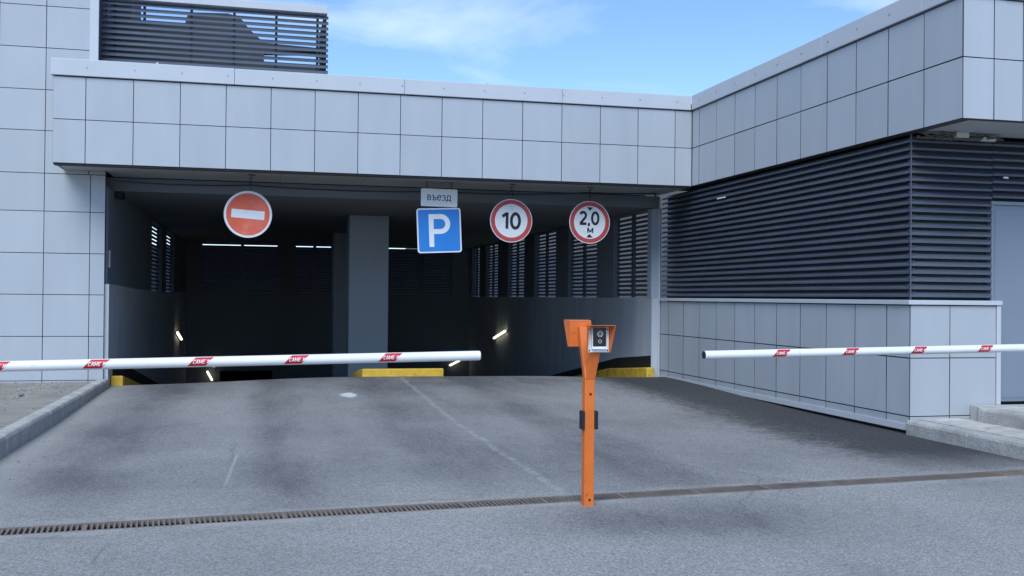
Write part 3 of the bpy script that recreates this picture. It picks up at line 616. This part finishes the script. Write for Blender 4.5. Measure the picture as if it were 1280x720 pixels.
disc(0.355, -0.0025, 64).build('border', M['sign_white'], t); disc(0.322, -0.005, 64).build('face', M['sign_red'], t)
plate([(-0.245, -0.065), (0.245, -0.065), (0.245, 0.065), (-0.245, 0.065)], -0.0075, 0.002).build('bar', M['sign_white'], t); hanger(t, 0.35, 3.25)
t = round_sign('speed_limit_sign', 'round white sign with a red ring and the number 10', (3.931, SY, 2.65), 0.352, 1)
disc(0.35, -0.0025, 64).build('border', M['sign_white'], t); ring_mb(0.272, 0.338, -0.005).build('ring', M['sign_ring'], t)
letters('10', -0.005, 0.325, 0.265, stroke=0.2).build('number', M['sign_black'], t); hanger(t, 0.345, 3.25)
t = round_sign('height_limit_sign', 'round white sign with a red ring reading 2,0 m between two arrowheads', (5.263, SY, 2.659), 0.352, 0.5)
disc(0.35, -0.0025, 64).build('border', M['sign_white'], t); ring_mb(0.272, 0.338, -0.005).build('ring', M['sign_ring'], t)
letters('2,0', -0.005, 0.345, 0.215, cx=-0.005, cz=0.070, stroke=0.205).build('number', M['sign_black'], t)
letters('м', -0.005, 0.105, 0.084, cx=0.012, cz=-0.132, stroke=0.2).build('unit_letter', M['sign_black'], t)
plate([(-0.055, 0.250), (0.055, 0.250), (0, 0.192)], -0.005, 0.0015).build('arrowhead', M['sign_black'], t)
plate([(-0.058, -0.250), (0.058, -0.250), (0, -0.192)], -0.005, 0.0015).build('arrowhead', M['sign_black'], t); hanger(t, 0.345, 3.25)
t = thing('parking_sign', 'square blue sign with a white letter P', 'traffic sign', (2.753, SY, 2.465), (0, R(-2.6), 0), SG)
plate(rrect(0.71, 0.71, 0.045), 0.004, 0.006).build('back_plate', M['sign_back'], t)
plate(rrect(0.71, 0.71, 0.045), -0.0025, 0.002).build('border', M['sign_white'], t)
plate(rrect(0.665, 0.665, 0.03), -0.005, 0.002).build('face', M['sign_blue'], t)
def letter_p():
    c = MB(); W_, H_, th, y = 0.345, 0.52, 0.078, -0.0075; x0, z0 = -0.165, -0.26
    c.prism([(x0, z0), (x0+th, z0), (x0+th, z0+H_), (x0, z0+H_)], (0, y, 0), (1, 0, 0), (0, 0, 1), (0, -1, 0), 0.0015)
    ro = 0.158; ri = ro-th; cz = z0+H_-ro; cx = x0+W_-ro
    outer = [(x0+th, cz+ro)]+[(cx+ro*math.sin(a), cz+ro*math.cos(a)) for a in [math.pi*k/18 for k in range(19)]]+[(x0+th, cz-ro)]
    inner = [(x0+th, cz+ri)]+[(cx+ri*math.sin(a), cz+ri*math.cos(a)) for a in [math.pi*k/18 for k in range(19)]]+[(x0+th, cz-ri)]
    n = len(outer); vs = [(a, y-0.0015, b) for a, b in outer]+[(a, y-0.0015, b) for a, b in inner]
    c.add(vs, [(i, i+1, n+i+1, n+i) for i in range(n-1)]); return c
letter_p().build('letter', M['sign_white'], t)
t = thing('entrance_plate', 'small pale plate with a Cyrillic word above the blue parking sign', 'sign', (2.748, SY, 2.985), (0, R(0.4), 0), SG)
plate(rrect(0.59, 0.285, 0.02), 0.004, 0.006).build('back_plate', M['sign_back'], t)
plate(rrect(0.585, 0.28, 0.02), -0.0025, 0.002).build('face', M['sign_grey'], t)
letters('въезд', -0.0045, 0.385, 0.088, cz=-0.0, stroke=0.15).build('lettering', M['sign_black'], t)
c = MB()
for x in (-0.2, 0.2): c = MB(); c.tube([(x, 0.004, 0.13), (x, 0.004, 0.262)], 0.007, 6); c.build('hanger', M['wire'], t)
# cable slung across the mouth
c = MB(); pts = []; ax = [-2.25, -0.2, 2.75, 5.26, 6.6]; az = [3.105, 3.10, 3.10, 3.165, 3.20]
for i in range(4):
    for k in range(10):
        q = k/10; sag = 0.035*4*q*(1-q)*(1 if i < 3 else 0.3); pts.append((ax[i]+(ax[i+1]-ax[i])*q, 16.3+0.01*math.sin(9*q+i), az[i]+(az[i+1]-az[i])*q-sag))
pts.append((6.72, 16.9, 3.2)); c.tube(pts, 0.012, 6)
tag(c.build('cable', M['wire'], smooth=True), 'dark cable slung across the garage mouth behind the signs', 'cable')

# ------------------------------------------------------------------ boom barriers
BR = 0.0365
def boom(name, label, A, B, ts, cab_t, cab_z, tip_dark):
    A, B = Vector(A), Vector(B); d = (B-A).normalized()
    base = A+d*cab_t; t = thing(name, label, 'barrier', (base.x, base.y, cab_z), group='boom barriers across the drive')
    T = lambda p: Vector(p)-t.location
    tip, foot = (A, B) if tip_dark else (B, A)
    c = MB(); end = base; c.tube([T(tip+(end-tip)*(k/12)) for k in range(13)], BR, 28); o = c.build('beam', M['white_paint'], t, smooth=True)
    dd = (tip-end).normalized()
    c = MB(); c.tube([T(tip-dd*0.004), T(tip+dd*0.006)], BR*0.93, 24); c.build('end_cap', M['rubber'] if tip_dark else M['white_paint'], t)
    for s in ts:
        st = MB(); te = MB(); P0 = A+d*s
        up = Vector((0, 0, 1)); nrm = Vector((0, -1, 0)); n0 = (up-d*up.dot(d)).normalized(); side = n0.cross(d).normalized()
        if side.y > 0: side = -side
        def on(u, h, rr):
            a = h/BR+R(8); return T(P0+d*u+(side*math.cos(a)+n0*math.sin(a))*rr)
        hw, hh, sh = 0.062, 0.034, 0.030; NU, NH = 3, 9
        vs = []
        for j in range(NH+1):
            h = -hh+2*hh*j/NH
            for i in range(NU+1): vs.append(on(-hw+2*hw*i/NU+sh*(h/hh), h, BR+0.0008))
        st.add(vs, [(j*(NU+1)+i, j*(NU+1)+i+1, (j+1)*(NU+1)+i+1, (j+1)*(NU+1)+i) for j in range(NH) for i in range(NU)])
        so = st.build('sticker', M['red'], t, smooth=True)
        tv, tf = text_verts('CAME', 0.080, 0.026, 0.17)
        for q, f4 in enumerate(tf): te.add([on(tv[i][0]-0.012+0.2*tv[i][1], tv[i][1]-0.002, BR+0.0016+0.00006*(q % 7)) for i in f4], [(0, 1, 2, 3)])
        for q in (0.0, 0.011):
            te.add([on(0.040+q+a, b-0.002, BR+0.0018) for a, b in ((0.0, -0.010), (0.006, -0.010), (0.016, 0.0), (0.016, 0.011), (0.009, 0.011), (0.008, 0.002))], [(0, 1, 2, 5), (2, 3, 4, 5)])
        te.build('lettering', M['white_paint'], so)
    c = MB(); x, y = base.x, base.y; h = base.z-cab_z
    c.box(-0.17, 0.17, 0.06, 0.36, 0, h+0.12); cb = c.build('cabinet', M['orange'], t, bevel=0.015)
    c = MB(); c.tube([(0, 0.06, h), (0, -0.06, h)], 0.06, 20); c.build('drive_hub', M['rubber'], cb)
boom('boom_barrier', 'lowered white boom with red stickers reaching in from the left kerb', (-1.718, 7.633, 0.908), (1.618, 7.633, 0.967), [-0.02, 0.618, 1.312, 1.978, 2.659], -1.45, 0.11, False)
boom('boom_barrier', 'lowered white boom with a dark open tip reaching in from the paved step', (3.70, 8.16, 0.932), (6.92, 8.16, 0.985), [0.715, 1.39, 2.08, 2.775, 3.45], 5.05, 0.27, True)

# ------------------------------------------------------------------ intercom post
ip = thing('intercom_post', 'orange forked post with a card reader under a hood, standing by the drain', 'intercom post', (2.250, 6.90, GZ))
z_ = lambda z: z-GZ
c = MB(); c.box(-0.036, 0.036, -0.036, 0.036, -0.05, z_(0.84)); c.build('shaft', M['orange'], ip, bevel=0.004)
def arm(p0, p1, w, dep):
    p0, p1 = Vector(p0), Vector(p1); c = MB()
    vs = [p+Vector((sx*w, sy*dep, 0)) for p in (p0, p1) for sx, sy in ((-1, -1), (1, -1), (1, 1), (-1, 1))]
    c.add(vs, [(0, 3, 2, 1), (4, 5, 6, 7), (0, 1, 5, 4), (1, 2, 6, 5), (2, 3, 7, 6), (3, 0, 4, 7)]); return c
arm((-0.004, 0.0, z_(0.842)), (-0.008, 0.135, z_(1.205)), 0.028, 0.028).build('arm', M['orange'], ip, bevel=0.003)
arm((0.006, 0.0, z_(0.842)), (0.040, -0.075, z_(1.14)), 0.034, 0.03).build('arm', M['orange'], ip, bevel=0.003)
def housing(root, cx, cy, cz, face, reader):
    """face -1: reader looks at the camera side, +1: away from it"""
    w, h = 0.080, 0.090; s = face
    t = MB(); B = [(-w, 0, -h), (w, 0, -h), (w, 0, h), (-w, 0, h)]
    pl = MB(); pl.box(cx-w, cx+w, min(cy, cy-s*0.012), max(cy, cy-s*0.012), cz-h, cz+h)
    pb = pl.build('housing', M['orange'], root, bevel=0.002)
    hd = MB(); fl = 0.017; dp = 0.09; th = 0.003
    for sx in (-1, 1):
        q = [(cx+sx*w, cy, cz-h), (cx+sx*w, cy, cz+h), (cx+sx*(w+fl), cy+s*dp, cz+h+0.006), (cx+sx*(w+0.006), cy+s*0.02, cz-h)]
        q2 = [(a-sx*th, b, z) for a, b, z in q]; hd.add(q+q2, [(0, 1, 2, 3), (7, 6, 5, 4), (0, 3, 7, 4), (1, 5, 6, 2), (2, 6, 7, 3), (0, 4, 5, 1)])
    hd.add([(cx-w, cy-s*0.01, cz+h+0.001), (cx+w, cy-s*0.01, cz+h+0.001), (cx+w+fl, cy+s*dp, cz+h+0.007), (cx-w-fl, cy+s*dp, cz+h+0.007),
            (cx-w, cy-s*0.01, cz+h+0.005), (cx+w, cy-s*0.01, cz+h+0.005), (cx+w+fl, cy+s*dp, cz+h+0.011), (cx-w-fl, cy+s*dp, cz+h+0.011)],
           [(0, 1, 2, 3), (7, 6, 5, 4), (0, 4, 5, 1), (1, 5, 6, 2), (2, 6, 7, 3), (3, 7, 4, 0)])
    hd.build('hood', M['orange'], pb)
    if reader:
        c = MB(); c.box(cx-w+0.004, cx+w-0.004, cy-0.006, cy-0.0005, cz-h+0.001, cz+h-0.004); fp = c.build('face_plate', M['steel_plate'], pb, bevel=0.002)
        c = MB(); c.box(cx-0.054, cx+0.054, cy-0.026, cy-0.0065, cz-0.068, cz+0.086); c.build('reader_frame', M['steel_plate'], pb, bevel=0.004)
        c = MB(); c.box(cx-0.048, cx+0.048, cy-0.034, cy-0.0265, cz-0.046, cz+0.083); rd = c.build('reader', M['black_plastic'], pb, bevel=0.003)
        for zz, rr in ((0.040, 0.021), (0.040, 0.012), (-0.012, 0.012)):
            k = ring_mb(rr-0.0022, rr, 0, 0.0015, 24); k.v = [(a+cx+0.002, b+cy-0.0345, z+cz+zz) for a, b, z in k.v]; k.build('symbol', M['steel_plate'], rd)
        c = MB(); c.box(cx-0.050, cx+0.052, cy-0.034, cy-0.0265, cz-0.066, cz-0.05); c.build('card_slot', M['steel_plate'], pb, bevel=0.002)
        for sx, zz in ((-0.066, 0.07), (0.066, 0.07), (-0.066, -0.077), (0.066, -0.077)):
            c = MB(); c.tube([(cx+sx, cy-0.006, cz+zz), (cx+sx, cy-0.009, cz+zz)], 0.006, 10); c.build('screw', M['rubber'], pb)
housing(ip, 0.036, -0.10, z_(1.124), -1, True)
housing(ip, -0.012, 0.165, z_(1.152), 1, False)
for x0, x1 in ((-0.058, -0.0365), (0.0365, 0.061)):
    c = MB(); c.box(x0, x1, -0.045, 0.025, z_(0.49), z_(0.62)); c.build('reflector', M['rubber'], ip, bevel=0.005)
for zz in (0.738, -0.002):
    c = MB(); c.tube([(0.004, -0.036, z_(zz)), (0.004, -0.039, z_(zz))], 0.009, 12); c.build('bolt', M['rubber'], ip)

# ------------------------------------------------------------------ drain across the drive
ch = thing('drain_channel', 'slotted cast iron drain channel crossing the asphalt drive', 'drain', (2.25, drain_y(2.25), GZ))
ang = math.atan(0.0875); ch.rotation_euler = (0, 0, ang); L0, L1 = -4.55, 4.62
c = MB(); c.box(L0, L1, -0.145, 0.145, -0.3, -0.25); c.box(L0, L1, -0.145, -0.115, -0.25, -0.012); c.box(L0, L1, 0.115, 0.145, -0.25, -0.012); c.build('trough', M['void'], ch)
c = MB(); c.box(L0, L1, -0.114, -0.092, -0.03, 0.001); c.box(L0, L1, 0.092, 0.114, -0.03, 0.001); c.build('frame', M['cast_iron'], ch)
c = MB(); x = L0
k = 0
while x < L1-0.02:
    wb = 0.012 if k % 18 else 0.03
    c.box(x, x+wb, -0.0915, 0.0915, -0.012, random.uniform(-0.003, 0.0)); x += wb+0.021; k += 1
c.build('grate', M['cast_iron'], ch)
c = MB(); vs = []
for i in range(60):
    x = 0.0+i*(L1/59.0); h = -0.09+0.090*sstep(1.0, 4.2, x)-0.003+random.uniform(-.004, .004)
    vs += [(x, -0.091, h), (x, 0.091, h-0.003)]
c.add(vs, [(2*i, 2*i+2, 2*i+3, 2*i+1) for i in range(59)]); c.build('silt', M['silt'], ch)

# ------------------------------------------------------------------ small things
def lamp(a, b2, label):
    a, b2 = Vector(a), Vector(b2); mid = (a+b2)/2
    t = thing('tube_lamp', label, 'lamp', tuple(mid), group='lit tube lamps down the ramp')
    c = MB(); c.tube([a-mid, b2-mid], 0.032, 10); c.build('tube', M['tube'], t, smooth=True)
    side = Vector((-0.05 if mid.x < 0 else 0.05, 0, 0))
    if mid.y > 33: side = Vector((0, 0.05, 0))
    d = (b2-a).normalized(); c = MB(); c.tube([a-mid+side-d*0.05, b2-mid+side+d*0.05], 0.03, 8); c.build('mount', M['lamp_body'], t)
lamp((-2.15, 28.9, 0.38), (-2.15, 30.4, 0.14), 'short lit tube lamp high on the left ramp wall')
lamp((6.67, 29.4, 0.21), (6.67, 28.0, 0.46), 'lit tube lamp on the right ramp wall')
lamp((-1.50, 33.3, -0.68), (-1.38, 33.3, -0.83), 'tiny lit lamp low on the back wall just above the left boom')
lamp((-1.58, 33.3, -0.98), (-1.43, 33.3, -1.26), 'tiny lit lamp at the crest line below the left boom')
lamp((6.07, 33.3, -0.85), (6.41, 33.3, -0.68), 'short lit lamp beyond the boom tip and yellow block')
c = MB(); c.box(-2.257, -2.14, 17.25, 17.62, 2.93, 3.08); tag(c.build('wall_speaker', M['rubber'], bevel=0.01), 'small dark box high on the left wall inside the mouth', 'wall box')
c = MB(); c.box(-2.257, -2.225, 16.64, 16.84, 1.80, 2.07); tag(c.build('control_box', M['sign_back'], bevel=0.008), 'slim grey box on the left wall just inside the jamb', 'wall box')
jb = thing('junction_box', 'pale junction box with tangled cables under the right soffit', 'junction box', (7.43, 9.75, 3.22))
c = MB(); c.box(-0.09, 0.07, -0.06, 0.05, -0.02, 0.04); c.build('body', M['pvc'], jb, bevel=0.006)
c = MB()
for k in range(7):
    p = [(-0.5+0.14*q+random.uniform(-.03, .03), random.uniform(-.06, .06), -0.01+random.uniform(-.03, .03)) for q in range(8)]; c.tube(p, 0.009+0.004*(k % 2), 5)
for k in range(3):
    p = [(0.1+0.09*q, random.uniform(-.05, .05), -0.015+random.uniform(-.02, .02)) for q in range(5)]; c.tube(p, 0.01, 5)
c.build('cables', M['junk'], jb)
c = MB(); c.box(0.25, 0.43, -0.03, 0.03, -0.04, 0.0); c.build('clip', M['pvc'], jb)
def scrap(p, dx, dy, dz, label):
    c = MB(); c.box(-dx, dx, -dy, dy, -dz, dz); o = c.build('paper_scrap', M['paper']); o.location = p; tag(o, label, 'scrap', 'pale scraps caught in the louvres')
scrap((6.892, 14.62, 2.975), 0.006, 0.14, 0.009, 'long pale scrap caught in the side louvres')
scrap((8.11, 9.868, 2.805), 0.03, 0.006, 0.01, 'small pale scrap caught in the louvres above the door')
for i, (x, y, rr) in enumerate([(-2.95, 14.2, 0.035), (-2.75, 12.4, 0.025), (-2.9, 11.2, 0.03)]):
    b = bmesh.new(); bmesh.ops.create_icosphere(b, subdivisions=2, radius=rr)
    for v in b.verts: v.co *= random.uniform(0.8, 1.15); v.co.z *= 0.7
    me = bpy.data.meshes.new('stone'); b.to_mesh(me); b.free(); me.materials.append(M['stone']); o = bpy.data.objects.new('stone', me); COL.objects.link(o); o.location = (x, y, 0.10+rr*0.4)
    tag(o, ['dark stone on the soil strip nearest the clad wall', 'smallest dark stone on the soil strip', 'dark stone on the soil strip nearest the viewer'][i], 'stone', 'stones on the soil strip')
gr = MB(); rnd = random.Random(3)
for k in range(1500):
    x, y = (rnd.uniform(-4.0, -2.4), rnd.uniform(8, 16.3)) if k < 900 else ((rnd.uniform(-2.18, -1.9)+abs(rnd.gauss(0, .12)), rnd.uniform(8, 16.4)) if k < 960 else (rnd.uniform(-2.0, 6.6), rnd.uniform(4, 15)))
    z = 0.098 if k < 900 else ground_z(x, y); q = rnd.uniform(0.004, 0.011)*(1.5 if k < 900 and rnd.random() < .2 else 1)*(0.55 if k >= 960 else 1); a = rnd.uniform(0, 6)
    vs = [(x+q*math.cos(a+t)*rnd.uniform(.7, 1.2), y+q*math.sin(a+t)*rnd.uniform(.7, 1.2), z-0.002+hh) for hh in (0, q*0.7) for t in (0, 1.6, 3.1, 4.7)]
    gr.add(vs, [(0, 3, 2, 1), (4, 5, 6, 7), (0, 1, 5, 4), (1, 2, 6, 5), (2, 3, 7, 6), (3, 0, 4, 7)])
tag(gr.build('gravel', M['stone']), 'loose grit scattered on the soil strip and asphalt', 'gravel', kind='stuff')
rear_blk = thing('rear_sky_blocker', 'dark wall added beyond the rear louvred windows to block the sky', 'wall', (3, 40, 0))  # added out of view so the rear louvre slits stay dark
c = MB(); c.box(-4.4, 14, 40, 40.3, -0.1, 3.22); P(c, 'wall', M['louvre'], rear_blk)
nb = thing('neighbouring_building', 'beige rendered building beyond the garage windows', 'building', (17, 26, 0))
c = MB(); c.box(15, 20, 16, 130, -0.1, 6.5); P(c, 'wall', M['beige'], nb)
